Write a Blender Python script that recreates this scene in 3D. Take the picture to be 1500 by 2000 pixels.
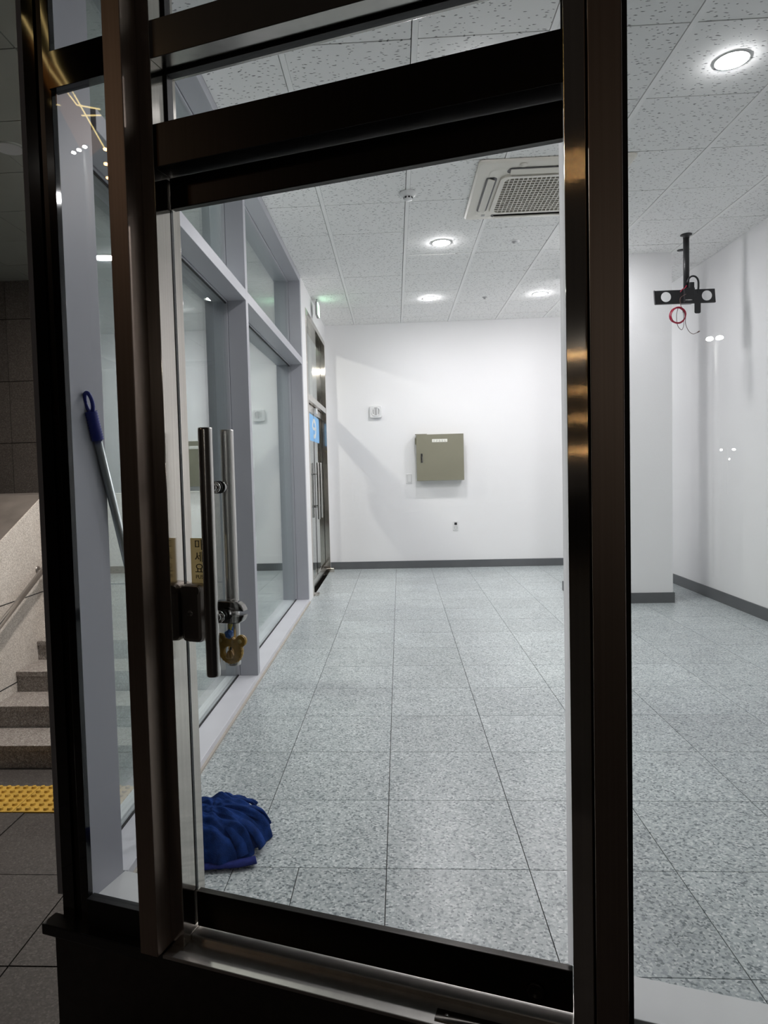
import bpy, bmesh, math, random
from mathutils import Vector, Matrix

random.seed(7)
PI = math.pi
for o in list(bpy.data.objects):
    bpy.data.objects.remove(o, do_unlink=True)
SC = bpy.context.scene
COL = SC.collection

# ------------------------------------------------------------------ camera
cam_d = bpy.data.cameras.new('camera')
cam_d.sensor_width = 36.0
cam_d.sensor_fit = 'AUTO'
cam_d.lens = 1327.03 * 36.0 / 2000.0
cam_d.shift_x = 49.88 / 2000.0
cam_d.shift_y = -16.99 / 2000.0
cam_d.clip_start = 0.02
cam = bpy.data.objects.new('camera', cam_d)
COL.objects.link(cam)
PITCH, YAW, ROLL, CAM_H = 0.04673, -0.05499, 0.02591, 1.2663
cp, sp, cy, sy, cr, sr = math.cos(PITCH), math.sin(PITCH), math.cos(YAW), math.sin(YAW), math.cos(ROLL), math.sin(ROLL)
right = Vector((cy, -sy, 0))
fwd = Vector((sy * cp, cy * cp, -sp))
down = Vector((-sy * sp, -cy * sp, -cp))
r2 = right * cr + down * sr
d2 = right * -sr + down * cr
cam.matrix_world = Matrix(((r2.x, -d2.x, -fwd.x, 0), (r2.y, -d2.y, -fwd.y, 0), (r2.z, -d2.z, -fwd.z, CAM_H), (0, 0, 0, 1)))
SC.camera = cam

# ------------------------------------------------------------------ world, exposure
world = bpy.data.worlds.new('night_sky')
SC.world = world
world.use_nodes = True
bg = world.node_tree.nodes['Background']
bg.inputs[0].default_value = (1.0, 0.86, 0.76, 1)
bg.inputs[1].default_value = 0.011
SC.view_settings.view_transform = 'Standard'
SC.view_settings.look = 'None'
SC.view_settings.exposure = 0.0
SC.view_settings.gamma = 1.0
SC.view_settings.use_curve_mapping = False
SC.cycles.diffuse_bounces = 10
SC.cycles.glossy_bounces = 8
SC.cycles.transparent_max_bounces = 32
LAMP = 385.0            # radiance of the ceiling downlights
LAMP_COL = (1.0, 0.965, 0.985)

# ------------------------------------------------------------------ sizes (metres)
CEIL = 3.141
BACK = 8.777
LEFT = -0.862
RIGHT = 2.92
GROUND = -0.45
SOFFIT = 3.2
FA = math.radians(16.6)
P0 = Vector((0.50, 1.45, 0.0))
U = Vector((math.cos(FA), -math.sin(FA), 0))
N = Vector((math.sin(FA), math.cos(FA), 0))


# ------------------------------------------------------------------ materials
def nt_new(name):
    m = bpy.data.materials.new(name)
    m.use_nodes = True
    nt = m.node_tree
    return m, nt, nt.nodes['Principled BSDF']


def lk(nt, a, b):
    nt.links.new(a, b)


def plain(name, col, rough=0.5, metal=0.0, noise=0.0, nscale=20.0, bump=0.0, bscale=200.0, spec=0.5, aniso=0.0):
    m, nt, b = nt_new(name)
    b.inputs['Base Color'].default_value = (*col, 1)
    b.inputs['Roughness'].default_value = rough
    b.inputs['Metallic'].default_value = metal
    b.inputs['Specular IOR Level'].default_value = spec
    tc = nt.nodes.new('ShaderNodeTexCoord')
    if noise:
        n = nt.nodes.new('ShaderNodeTexNoise')
        n.inputs['Scale'].default_value = nscale
        n.inputs['Detail'].default_value = 5
        lk(nt, tc.outputs['Object'], n.inputs['Vector'])
        r = nt.nodes.new('ShaderNodeValToRGB')
        r.color_ramp.elements[0].position = 0.3
        r.color_ramp.elements[1].position = 0.7
        r.color_ramp.elements[0].color = (*[max(0, c * (1 - noise)) for c in col], 1)
        r.color_ramp.elements[1].color = (*[min(1, c * (1 + noise)) for c in col], 1)
        lk(nt, n.outputs['Fac'], r.inputs[0])
        lk(nt, r.outputs[0], b.inputs['Base Color'])
    if bump:
        n2 = nt.nodes.new('ShaderNodeTexNoise')
        n2.inputs['Scale'].default_value = bscale
        n2.inputs['Detail'].default_value = 3
        lk(nt, tc.outputs['Object'], n2.inputs['Vector'])
        bp = nt.nodes.new('ShaderNodeBump')
        bp.inputs['Strength'].default_value = bump
        bp.inputs['Distance'].default_value = 0.002
        lk(nt, n2.outputs['Fac'], bp.inputs['Height'])
        lk(nt, bp.outputs[0], b.inputs['Normal'])
    if aniso:
        b.inputs['Anisotropic'].default_value = aniso
        t = nt.nodes.new('ShaderNodeTangent')
        t.direction_type = 'RADIAL'
        t.axis = 'Z'
        lk(nt, t.outputs[0], b.inputs['Tangent'])
    return m


def brushed(name, col, rough, aniso=0.75, grain=0.06):
    """stainless sheet with fine vertical brushing"""
    m, nt, b = nt_new(name)
    b.inputs['Metallic'].default_value = 1.0
    b.inputs['Roughness'].default_value = rough
    tc = nt.nodes.new('ShaderNodeTexCoord')
    mp = nt.nodes.new('ShaderNodeMapping')
    mp.inputs['Scale'].default_value = (160, 160, 1.2)
    lk(nt, tc.outputs['Object'], mp.inputs[0])
    n = nt.nodes.new('ShaderNodeTexNoise')
    n.inputs['Scale'].default_value = 1.0
    n.inputs['Detail'].default_value = 4
    lk(nt, mp.outputs[0], n.inputs['Vector'])
    r = nt.nodes.new('ShaderNodeValToRGB')
    r.color_ramp.elements[0].position = 0.3
    r.color_ramp.elements[1].position = 0.7
    r.color_ramp.elements[0].color = (*[c * (1 - grain) for c in col], 1)
    r.color_ramp.elements[1].color = (*[min(1, c * (1 + grain)) for c in col], 1)
    lk(nt, n.outputs['Fac'], r.inputs[0])
    lk(nt, r.outputs[0], b.inputs['Base Color'])
    b.inputs['Anisotropic'].default_value = aniso
    t = nt.nodes.new('ShaderNodeTangent')
    t.direction_type = 'RADIAL'
    t.axis = 'Z'
    lk(nt, t.outputs[0], b.inputs['Tangent'])
    return m


def glass(name, tint, refl0=0.04):
    """thin sheet glass: clear transmission plus mirror reflection rising at grazing angles"""
    m = bpy.data.materials.new(name)
    m.use_nodes = True
    nt = m.node_tree
    nt.nodes.clear()
    out = nt.nodes.new('ShaderNodeOutputMaterial')
    lw = nt.nodes.new('ShaderNodeLayerWeight')
    lw.inputs['Blend'].default_value = 0.5
    pw = nt.nodes.new('ShaderNodeMath')
    pw.operation = 'POWER'
    pw.inputs[1].default_value = 4.6
    lk(nt, lw.outputs['Facing'], pw.inputs[0])
    ma = nt.nodes.new('ShaderNodeMath')
    ma.operation = 'MULTIPLY_ADD'
    ma.inputs[1].default_value = 1 - refl0
    ma.inputs[2].default_value = refl0
    lk(nt, pw.outputs[0], ma.inputs[0])
    tr = nt.nodes.new('ShaderNodeBsdfTransparent')
    tr.inputs[0].default_value = (*tint, 1)
    gl = nt.nodes.new('ShaderNodeBsdfGlossy')
    gl.inputs['Roughness'].default_value = 0.0
    gl.inputs['Color'].default_value = (0.95, 0.98, 0.97, 1)
    mx = nt.nodes.new('ShaderNodeMixShader')
    lk(nt, ma.outputs[0], mx.inputs[0])
    lk(nt, tr.outputs[0], mx.inputs[1])
    lk(nt, gl.outputs[0], mx.inputs[2])
    lk(nt, mx.outputs[0], out.inputs[0])
    return m


def emit(name, col, strength):
    m = bpy.data.materials.new(name)
    m.use_nodes = True
    nt = m.node_tree
    nt.nodes.clear()
    out = nt.nodes.new('ShaderNodeOutputMaterial')
    e = nt.nodes.new('ShaderNodeEmission')
    e.inputs[0].default_value = (*col, 1)
    e.inputs[1].default_value = strength
    lk(nt, e.outputs[0], out.inputs[0])
    return m


def terrazzo(name, cols, scale, rough, coat=0.0, vary=0.06):
    """stone chips: cells of a Voronoi pattern, each with its own chip colour"""
    m, nt, b = nt_new(name)
    tc = nt.nodes.new('ShaderNodeTexCoord')
    oi = nt.nodes.new('ShaderNodeObjectInfo')
    ad = nt.nodes.new('ShaderNodeVectorMath')
    ad.operation = 'MULTIPLY_ADD'
    cb = nt.nodes.new('ShaderNodeCombineXYZ')
    for i in range(3):
        lk(nt, oi.outputs['Random'], cb.inputs[i])
    lk(nt, cb.outputs[0], ad.inputs[0])
    ad.inputs[1].default_value = (37, 61, 13)
    lk(nt, tc.outputs['Object'], ad.inputs[2])
    v = nt.nodes.new('ShaderNodeTexVoronoi')
    v.inputs['Scale'].default_value = scale
    lk(nt, ad.outputs[0], v.inputs['Vector'])
    sep = nt.nodes.new('ShaderNodeSeparateColor')
    lk(nt, v.outputs['Color'], sep.inputs[0])
    r = nt.nodes.new('ShaderNodeValToRGB')
    r.color_ramp.interpolation = 'CONSTANT'
    els = r.color_ramp.elements
    while len(els) < len(cols):
        els.new(0.5)
    for e, (p, c) in zip(els, cols):
        e.position = p
        e.color = (*c, 1)
    lk(nt, sep.outputs[0], r.inputs[0])
    # per-tile brightness
    mr = nt.nodes.new('ShaderNodeMapRange')
    mr.inputs['To Min'].default_value = 1 - vary
    mr.inputs['To Max'].default_value = 1 + vary
    lk(nt, oi.outputs['Random'], mr.inputs[0])
    n = nt.nodes.new('ShaderNodeTexNoise')
    n.inputs['Scale'].default_value = 5
    n.inputs['Detail'].default_value = 3
    lk(nt, ad.outputs[0], n.inputs['Vector'])
    mr2 = nt.nodes.new('ShaderNodeMapRange')
    mr2.inputs['From Min'].default_value = 0.3
    mr2.inputs['From Max'].default_value = 0.7
    mr2.inputs['To Min'].default_value = 0.94
    mr2.inputs['To Max'].default_value = 1.06
    lk(nt, n.outputs['Fac'], mr2.inputs[0])
    mu = nt.nodes.new('ShaderNodeMath')
    mu.operation = 'MULTIPLY'
    lk(nt, mr.outputs[0], mu.inputs[0])
    lk(nt, mr2.outputs[0], mu.inputs[1])
    sc = nt.nodes.new('ShaderNodeVectorMath')
    sc.operation = 'SCALE'
    lk(nt, r.outputs[0], sc.inputs[0])
    lk(nt, mu.outputs[0], sc.inputs['Scale'])
    lk(nt, sc.outputs[0], b.inputs['Base Color'])
    b.inputs['Roughness'].default_value = rough
    n3 = nt.nodes.new('ShaderNodeTexNoise')
    n3.inputs['Scale'].default_value = 140
    lk(nt, ad.outputs[0], n3.inputs['Vector'])
    bp = nt.nodes.new('ShaderNodeBump')
    bp.inputs['Strength'].default_value = 0.12
    bp.inputs['Distance'].default_value = 0.001
    lk(nt, n3.outputs['Fac'], bp.inputs['Height'])
    lk(nt, bp.outputs[0], b.inputs['Normal'])
    return m


def acoustic(name, base, dark):
    """mineral-fibre board with short dark fissures"""
    m, nt, b = nt_new(name)
    tc = nt.nodes.new('ShaderNodeTexCoord')
    oi = nt.nodes.new('ShaderNodeObjectInfo')
    cb = nt.nodes.new('ShaderNodeCombineXYZ')
    for i in range(2):
        lk(nt, oi.outputs['Random'], cb.inputs[i])
    ad = nt.nodes.new('ShaderNodeVectorMath')
    ad.operation = 'MULTIPLY_ADD'
    lk(nt, cb.outputs[0], ad.inputs[0])
    ad.inputs[1].default_value = (31, 17, 0)
    lk(nt, tc.outputs['Object'], ad.inputs[2])
    wn = nt.nodes.new('ShaderNodeTexNoise')
    wn.inputs['Scale'].default_value = 9
    lk(nt, ad.outputs[0], wn.inputs['Vector'])
    wv = nt.nodes.new('ShaderNodeVectorMath')
    wv.operation = 'MULTIPLY_ADD'
    lk(nt, wn.outputs['Color'], wv.inputs[0])
    wv.inputs[1].default_value = (0.05, 0.05, 0)
    lk(nt, ad.outputs[0], wv.inputs[2])
    facs = []
    for (rot, scl, thr) in ((0.35, (16, 52, 1), 0.17), (0.9, (26, 60, 1), 0.15)):
        mp = nt.nodes.new('ShaderNodeMapping')
        mp.inputs['Rotation'].default_value = (0, 0, rot)
        mp.inputs['Scale'].default_value = scl
        lk(nt, wv.outputs[0], mp.inputs[0])
        v = nt.nodes.new('ShaderNodeTexVoronoi')
        v.voronoi_dimensions = '2D'
        v.inputs['Scale'].default_value = 1
        lk(nt, mp.outputs[0], v.inputs['Vector'])
        mr = nt.nodes.new('ShaderNodeMapRange')
        mr.inputs['From Min'].default_value = thr
        mr.inputs['From Max'].default_value = thr * 0.55
        lk(nt, v.outputs['Distance'], mr.inputs[0])
        sep = nt.nodes.new('ShaderNodeSeparateColor')
        lk(nt, v.outputs['Color'], sep.inputs[0])
        gt = nt.nodes.new('ShaderNodeMath')
        gt.operation = 'GREATER_THAN'
        gt.inputs[1].default_value = 0.6
        lk(nt, sep.outputs[1], gt.inputs[0])
        mu = nt.nodes.new('ShaderNodeMath')
        mu.operation = 'MULTIPLY'
        lk(nt, mr.outputs[0], mu.inputs[0])
        lk(nt, gt.outputs[0], mu.inputs[1])
        facs.append(mu)
    mx = nt.nodes.new('ShaderNodeMath')
    mx.operation = 'MAXIMUM'
    lk(nt, facs[0].outputs[0], mx.inputs[0])
    lk(nt, facs[1].outputs[0], mx.inputs[1])
    mix = nt.nodes.new('ShaderNodeMix')
    mix.data_type = 'RGBA'
    mix.inputs[6].default_value = (*base, 1)
    mix.inputs[7].default_value = (*dark, 1)
    lk(nt, mx.outputs[0], mix.inputs[0])
    lk(nt, mix.outputs[2], b.inputs['Base Color'])
    b.inputs['Roughness'].default_value = 0.9
    bp = nt.nodes.new('ShaderNodeBump')
    bp.invert = True
    bp.inputs['Strength'].default_value = 0.6
    bp.inputs['Distance'].default_value = 0.003
    lk(nt, mx.outputs[0], bp.inputs['Height'])
    lk(nt, bp.outputs[0], b.inputs['Normal'])
    return m


M = {}
M['floor'] = terrazzo('terrazzo_floor', [(0.0, (0.18, 0.21, 0.22)), (0.12, (0.33, 0.37, 0.38)), (0.30, (0.45, 0.49, 0.50)), (0.62, (0.53, 0.57, 0.575)), (0.88, (0.69, 0.72, 0.72))], 150, 0.30)
M['grout'] = plain('dark_joint', (0.02, 0.02, 0.02), 0.8)
M['ceil'] = acoustic('ceiling_board', (0.88, 0.88, 0.87), (0.22, 0.22, 0.22))
M['tbar'] = plain('white_ceiling_bar', (0.90, 0.90, 0.89), 0.5)
M['shadow_gap'] = plain('dark_ceiling_void', (0.08, 0.08, 0.08), 0.9)
M['wall'] = plain('white_wallpaper', (0.875, 0.87, 0.875), 0.75, noise=0.012, nscale=60, bump=0.35, bscale=110)
M['skirt'] = plain('grey_skirting', (0.12, 0.125, 0.13), 0.42, noise=0.06, nscale=8)
M['alu'] = plain('grey_painted_aluminium', (0.43, 0.435, 0.475), 0.38, noise=0.02, nscale=4)
M['sill'] = plain('pale_grey_sill', (0.72, 0.72, 0.765), 0.35, noise=0.04, nscale=6)
M['sill_white'] = plain('white_sill', (0.74, 0.745, 0.75), 0.45, noise=0.03, nscale=9)
M['caulk'] = plain('beige_caulk', (0.50, 0.46, 0.40), 0.7)
M['steel'] = brushed('brushed_stainless', (0.66, 0.62, 0.57), 0.11, 0.95)
M['steel_flat'] = plain('satin_stainless_sheet', (0.62, 0.60, 0.57), 0.38, 1.0, noise=0.05, nscale=40)
M['steel_mull'] = brushed('bronze_stainless', (0.40, 0.32, 0.27), 0.45, 0.4)
M['steel_dark'] = brushed('dark_stainless', (0.036, 0.033, 0.031), 0.32, 0.3)
M['steel_bar'] = plain('stainless_cross_bar', (0.34, 0.325, 0.305), 0.2, 1.0, noise=0.05, nscale=30)
M['chrome'] = plain('polished_steel', (0.62, 0.61, 0.60), 0.12, 1.0)
M['bar'] = plain('satin_bar_steel', (0.62, 0.60, 0.58), 0.2, 1.0)
M['nickel'] = plain('dark_polished_nickel', (0.36, 0.35, 0.34), 0.1, 1.0)
M['rubber'] = plain('black_gasket', (0.010, 0.010, 0.011), 0.6)
M['black_gloss'] = plain('gloss_black_frame', (0.006, 0.006, 0.007), 0.04)
M['black'] = plain('black_paint', (0.018, 0.018, 0.02), 0.4)
M['lock'] = plain('dark_nickel_lock', (0.30, 0.27, 0.25), 0.33, 0.9)
M['glass'] = glass('clear_glass', (0.97, 0.98, 0.978))
M['glass_tint'] = glass('green_tinted_glass', (0.885, 0.90, 0.90))
M['glass_side'] = glass('side_window_glass', (0.955, 0.978, 0.975), 0.055)
M['plinth'] = plain('dark_plinth_stone', (0.035, 0.03, 0.027), 0.5, noise=0.2, nscale=30)


def translucent(name, col, fac):
    m = plain(name, col, 0.4)
    nt = m.node_tree
    b = nt.nodes['Principled BSDF']
    out = [n for n in nt.nodes if n.type == 'OUTPUT_MATERIAL'][0]
    t = nt.nodes.new('ShaderNodeBsdfTranslucent')
    t.inputs[0].default_value = (*col, 1)
    mx = nt.nodes.new('ShaderNodeMixShader')
    mx.inputs[0].default_value = fac
    lk(nt, b.outputs[0], mx.inputs[1])
    lk(nt, t.outputs[0], mx.inputs[2])
    lk(nt, mx.outputs[0], out.inputs[0])
    return m


M['film'] = translucent('white_protective_film', (0.92, 0.92, 0.93), 0.85)
M['gold'] = translucent('gold_sticker', (0.62, 0.54, 0.36), 0.7)
M['ink'] = plain('black_ink', (0.02, 0.02, 0.02), 0.5)
M['panel'] = plain('olive_grey_enamel', (0.235, 0.225, 0.165), 0.42, noise=0.03, nscale=5)
M['paper'] = plain('white_label', (0.82, 0.81, 0.74), 0.6)
M['plastic'] = plain('white_plastic', (0.80, 0.80, 0.80), 0.35)
M['plastic_grey'] = plain('grey_plastic', (0.42, 0.42, 0.42), 0.45)
M['ac'] = plain('warm_white_plastic', (0.74, 0.71, 0.64), 0.4)
M['ac_back'] = plain('grey_filter', (0.16, 0.15, 0.14), 0.7)
M['red'] = plain('crimson_cable', (0.42, 0.012, 0.05), 0.4)
M['wire'] = plain('brown_wire', (0.18, 0.10, 0.09), 0.5)
M['blue_plastic'] = plain('navy_plastic_grip', (0.018, 0.028, 0.24), 0.35)
M['alu_pole'] = plain('aluminium_tube', (0.42, 0.45, 0.45), 0.35, 0.85)
M['mop'] = plain('blue_microfibre', (0.010, 0.036, 0.155), 0.95, noise=0.35, nscale=35, bump=0.8, bscale=260, spec=0.1)
M['mop_band'] = plain('indigo_webbing', (0.020, 0.030, 0.15), 0.9, noise=0.2, nscale=60, bump=0.5, bscale=400, spec=0.1)
M['bear'] = plain('mustard_resin', (0.46, 0.27, 0.045), 0.35, noise=0.2, nscale=90)
M['bear_rim'] = plain('pale_yellow_piping', (0.66, 0.50, 0.20), 0.4)
M['bell'] = plain('brass_bell', (0.42, 0.25, 0.07), 0.3, 0.8)
M['bead'] = plain('blue_bead', (0.05, 0.15, 0.45), 0.3)
M['ribbon'] = plain('yellow_cord', (0.55, 0.47, 0.04), 0.7)
M['sticker'] = plain('sky_blue_vinyl', (0.20, 0.52, 0.92), 0.4)
M['letters'] = plain('white_vinyl', (0.80, 0.82, 0.82), 0.5)
M['frost'] = plain('pale_frosted_letters', (0.50, 0.53, 0.53), 0.6)
M['paver'] = terrazzo('granite_paver', [(0.0, (0.034, 0.029, 0.027)), (0.3, (0.050, 0.043, 0.040)), (0.7, (0.064, 0.056, 0.053)), (0.93, (0.09, 0.08, 0.075))], 160, 0.55, vary=0.1)
M['ground'] = plain('dark_ground', (0.03, 0.027, 0.025), 0.7, noise=0.3, nscale=3)
M['step'] = terrazzo('granite_step', [(0.0, (0.16, 0.14, 0.13)), (0.3, (0.25, 0.22, 0.20)), (0.7, (0.33, 0.30, 0.28)), (0.93, (0.42, 0.40, 0.37))], 170, 0.55, vary=0.05)
M['concrete'] = terrazzo('stone_parapet', [(0.0, (0.42, 0.375, 0.34)), (0.3, (0.55, 0.50, 0.46)), (0.7, (0.63, 0.575, 0.53)), (0.93, (0.72, 0.67, 0.62))], 190, 0.6, vary=0.04)
M['stone'] = terrazzo('dark_stone_cladding', [(0.0, (0.075, 0.062, 0.053)), (0.3, (0.10, 0.085, 0.075)), (0.7, (0.125, 0.107, 0.095)), (0.93, (0.16, 0.14, 0.125))], 150, 0.6, vary=0.1)
M['coping'] = plain('dark_coping', (0.14, 0.12, 0.105), 0.6, noise=0.2, nscale=6)
M['soffit'] = plain('grey_soffit_panel', (0.24, 0.245, 0.22), 0.6, noise=0.05, nscale=3)
M['tactile'] = plain('yellow_tactile_paving', (0.50, 0.30, 0.045), 0.55, noise=0.15, nscale=12)
M['lamp'] = emit('downlight_glow', LAMP_COL, LAMP)
M['exit'] = emit('exit_glow', (0.55, 1.0, 0.66), 5.0)
M['exit_green'] = emit('exit_green_glow', (0.05, 0.75, 0.25), 1.6)
M['lamp_white'] = emit('street_lamp_glow', (1.0, 0.97, 0.9), 260)
M['lamp_far'] = emit('far_lamp_glow', (1.0, 0.97, 0.9), 130)
M['lamp_warm'] = emit('warm_lamp_glow', (1.0, 0.6, 0.25), 55)
M['lamp_orange'] = emit('orange_lamp_glow', (1.0, 0.45, 0.15), 80)
M['step_fill'] = emit('added_step_glow', (1.0, 0.93, 0.86), 1500)
M['porch'] = emit('porch_lamp_glow', (1.0, 0.95, 0.88), 700)


# ------------------------------------------------------------------ helpers
def tag(o, label=None, cat=None, group=None, kind=None):
    if label:
        o['label'] = label
    if cat:
        o['category'] = cat
    if group:
        o['group'] = group
    if kind:
        o['kind'] = kind
    return o


def empty(name, loc=(0, 0, 0), rz=0.0, rot=None):
    o = bpy.data.objects.new(name, None)
    o.empty_display_size = 0.1
    o.location = loc
    o.rotation_euler = rot if rot else (0, 0, rz)
    COL.objects.link(o)
    return o


def facade(name):
    return empty(name, P0, -FA)


def link(name, me, mat=None, parent=None, loc=None, rot=None):
    o = bpy.data.objects.new(name, me)
    if mat is not None and not me.materials:
        me.materials.append(mat)
    if parent is not None:
        o.parent = parent
    if loc is not None:
        o.location = loc
    if rot is not None:
        o.rotation_euler = rot
    COL.objects.link(o)
    return o


def mk(name, bm, mat, parent=None, smooth=False, loc=None, rot=None):
    me = bpy.data.meshes.new(name)
    bmesh.ops.recalc_face_normals(bm, faces=bm.faces[:])
    bm.to_mesh(me)
    bm.free()
    if smooth:
        for p in me.polygons:
            p.use_smooth = True
    return link(name, me, mat, parent, loc, rot)


def bx(bm, x0, x1, y0, y1, z0, z1, bev=0.0):
    r = bmesh.ops.create_cube(bm, size=1.0)
    vs = r['verts']
    for v in vs:
        v.co = Vector((x0 + (v.co.x + .5) * (x1 - x0), y0 + (v.co.y + .5) * (y1 - y0), z0 + (v.co.z + .5) * (z1 - z0)))
    if bev:
        es = list({e for v in vs for e in v.link_edges})
        bmesh.ops.bevel(bm, geom=es, offset=bev, segments=2, affect='EDGES', profile=0.5)
    return vs


def box(name, mat, parent, x0, x1, y0, y1, z0, z1, bev=0.0):
    bm = bmesh.new()
    bx(bm, x0, x1, y0, y1, z0, z1, bev)
    return mk(name, bm, mat, parent)


def tube_bm(bm, pts, r, n=12, cap=True):
    """tube along points, r a number or a list"""
    pts = [Vector(p) for p in pts]
    rs = r if isinstance(r, (list, tuple)) else [r] * len(pts)
    prev = None
    rings = []
    up = None
    for i, p in enumerate(pts):
        if i == 0:
            t = pts[1] - p
        elif i == len(pts) - 1:
            t = p - pts[i - 1]
        else:
            t = pts[i + 1] - pts[i - 1]
        t.normalize()
        if up is None:
            up = t.orthogonal().normalized()
        else:
            up = (up - t * up.dot(t)).normalized()
        b = t.cross(up)
        rings.append([bm.verts.new(p + (up * math.cos(2 * PI * k / n) + b * math.sin(2 * PI * k / n)) * rs[i]) for k in range(n)])
    for a, b in zip(rings, rings[1:]):
        for k in range(n):
            bm.faces.new((a[k], a[(k + 1) % n], b[(k + 1) % n], b[k]))
    if cap:
        bm.faces.new(list(reversed(rings[0])))
        bm.faces.new(rings[-1])
    return rings


def tube(name, mat, parent, pts, r, n=12, smooth=True):
    bm = bmesh.new()
    tube_bm(bm, pts, r, n)
    o = mk(name, bm, mat, parent)
    if smooth:
        for p in o.data.polygons:
            p.use_smooth = len(p.vertices) == 4
    return o


def lathe_bm(bm, prof, n=32):
    """profile [(r, z)] round the z axis"""
    rings = []
    for r, z in prof:
        if r < 1e-6:
            rings.append([bm.verts.new((0, 0, z))])
        else:
            rings.append([bm.verts.new((r * math.cos(2 * PI * k / n), r * math.sin(2 * PI * k / n), z)) for k in range(n)])
    for a, b in zip(rings, rings[1:]):
        for k in range(n):
            if len(a) == 1 and len(b) == 1:
                continue
            if len(a) == 1:
                bm.faces.new((a[0], b[k], b[(k + 1) % n]))
            elif len(b) == 1:
                bm.faces.new((a[k], a[(k + 1) % n], b[0]))
            else:
                bm.faces.new((a[k], a[(k + 1) % n], b[(k + 1) % n], b[k]))


def lathe(name, mat, parent, prof, n=32, loc=None, rot=None, smooth=True):
    bm = bmesh.new()
    lathe_bm(bm, prof, n)
    return mk(name, bm, mat, parent, smooth, loc, rot)


def prism(name, mat, parent, poly, a0, a1, axis='z', bev=0.0, holes=None):
    """extrude a 2-D outline along an axis: z -> (x,y); y -> (x,z); x -> (y,z)"""
    bm = bmesh.new()

    def P(p, a):
        if axis == 'z':
            return Vector((p[0], p[1], a))
        if axis == 'y':
            return Vector((p[0], a, p[1]))
        return Vector((a, p[0], p[1]))
    loops = [poly] + (holes or [])
    edges = []
    allv = []
    for lp in loops:
        vs = [bm.verts.new(P(p, a0)) for p in lp]
        allv.append(vs)
        for i in range(len(vs)):
            edges.append(bm.edges.new((vs[i], vs[(i + 1) % len(vs)])))
    if holes:
        bmesh.ops.triangle_fill(bm, edges=edges, use_beauty=True)
    else:
        bm.faces.new(allv[0])
    ext = bmesh.ops.extrude_face_region(bm, geom=bm.faces[:] + bm.edges[:])
    d = P((0, 0), a1) - P((0, 0), a0)
    for g in ext['geom']:
        if isinstance(g, bmesh.types.BMVert):
            g.co += d
    if bev:
        bmesh.ops.recalc_face_normals(bm, faces=bm.faces[:])
        es = [e for e in bm.edges if len(e.link_faces) == 2 and e.calc_face_angle(0) > 0.6]
        bmesh.ops.bevel(bm, geom=es, offset=bev, segments=2, affect='EDGES', profile=0.5)
    return mk(name, bm, mat, parent)


def rrect(x0, x1, y0, y1, r, n=5):
    pts = []
    for cx, cyy, a in ((x1 - r, y1 - r, 0), (x0 + r, y1 - r, PI / 2), (x0 + r, y0 + r, PI), (x1 - r, y0 + r, 1.5 * PI)):
        for k in range(n + 1):
            t = a + PI / 2 * k / n
            pts.append((cx + r * math.cos(t), cyy + r * math.sin(t)))
    return pts


def circle(cx, cyy, r, n=24):
    return [(cx + r * math.cos(2 * PI * k / n), cyy + r * math.sin(2 * PI * k / n)) for k in range(n)]


def clip(poly, nx, ny, d):
    """keep the part where nx*x + ny*y >= d"""
    out = []
    for i in range(len(poly)):
        a, b = poly[i], poly[(i + 1) % len(poly)]
        da, db = nx * a[0] + ny * a[1] - d, nx * b[0] + ny * b[1] - d
        if da >= 0:
            out.append(a)
        if (da >= 0) != (db >= 0):
            t = da / (da - db)
            out.append((a[0] + (b[0] - a[0]) * t, a[1] + (b[1] - a[1]) * t))
    return out


def area(p):
    return abs(sum(p[i][0] * p[(i + 1) % len(p)][1] - p[(i + 1) % len(p)][0] * p[i][1] for i in range(len(p)))) / 2


def text_mesh(s, size):
    c = bpy.data.curves.new('lettering', 'FONT')
    c.body = s
    c.size = size
    c.align_x = 'CENTER'
    c.align_y = 'CENTER'
    c.extrude = 0.0004
    o = bpy.data.objects.new('lettering', c)
    COL.objects.link(o)
    bpy.context.view_layer.update()
    me = bpy.data.meshes.new_from_object(o.evaluated_get(bpy.context.evaluated_depsgraph_get()))
    bpy.data.objects.remove(o, do_unlink=True)
    me.materials.clear()
    return me


def copy_tree(root, loc, label, group=None):
    c = root.copy()
    COL.objects.link(c)
    c.location = loc
    c['label'] = label
    if group:
        c['group'] = group
    for ch in list(root.children):
        d = ch.copy()
        COL.objects.link(d)
        d.parent = c
        for g in list(ch.children):
            e = g.copy()
            COL.objects.link(e)
            e.parent = d
    return c


S = 'structure'

# ================================================================== ROOM SHELL
# inner edge line of the slanted shopfront: N . (p - P0) >= off
def room_clip(poly, off):
    for (nx, ny, d) in ((1, 0, LEFT), (-1, 0, -RIGHT), (0, -1, -BACK), (N.x, N.y, N.dot(P0) + off)):
        poly = clip(poly, nx, ny, d)
        if len(poly) < 3:
            return None
    return poly if area(poly) > 4e-4 else None


big = [(-4, -3), (6, -3), (6, 12), (-4, 12)]
floor = tag(prism('floor', M['grout'], None, room_clip(big, 0.03), -0.06, -0.004), 'grey speckled terrazzo tile floor of the empty shop', 'floor', kind=S)
FK = -0.00642
F0 = Vector((-0.0566, 2.110))
T = 0.45
G = 0.0028


def fpt(i, j):
    x, y = T * i, T * j
    return (F0.x + x * math.cos(FK) - y * math.sin(FK), F0.y + y * math.cos(FK) + x * math.sin(FK))


def tile_outline(i0, i1, j0, j1, g):
    x0, x1, y0, y1 = T * i0 + g / 2, T * i1 - g / 2, T * j0 + g / 2, T * j1 - g / 2
    return [(F0.x + x * math.cos(FK) - y * math.sin(FK), F0.y + y * math.cos(FK) + x * math.sin(FK)) for x, y in ((x0, y0), (x1, y0), (x1, y1), (x0, y1))]


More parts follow.
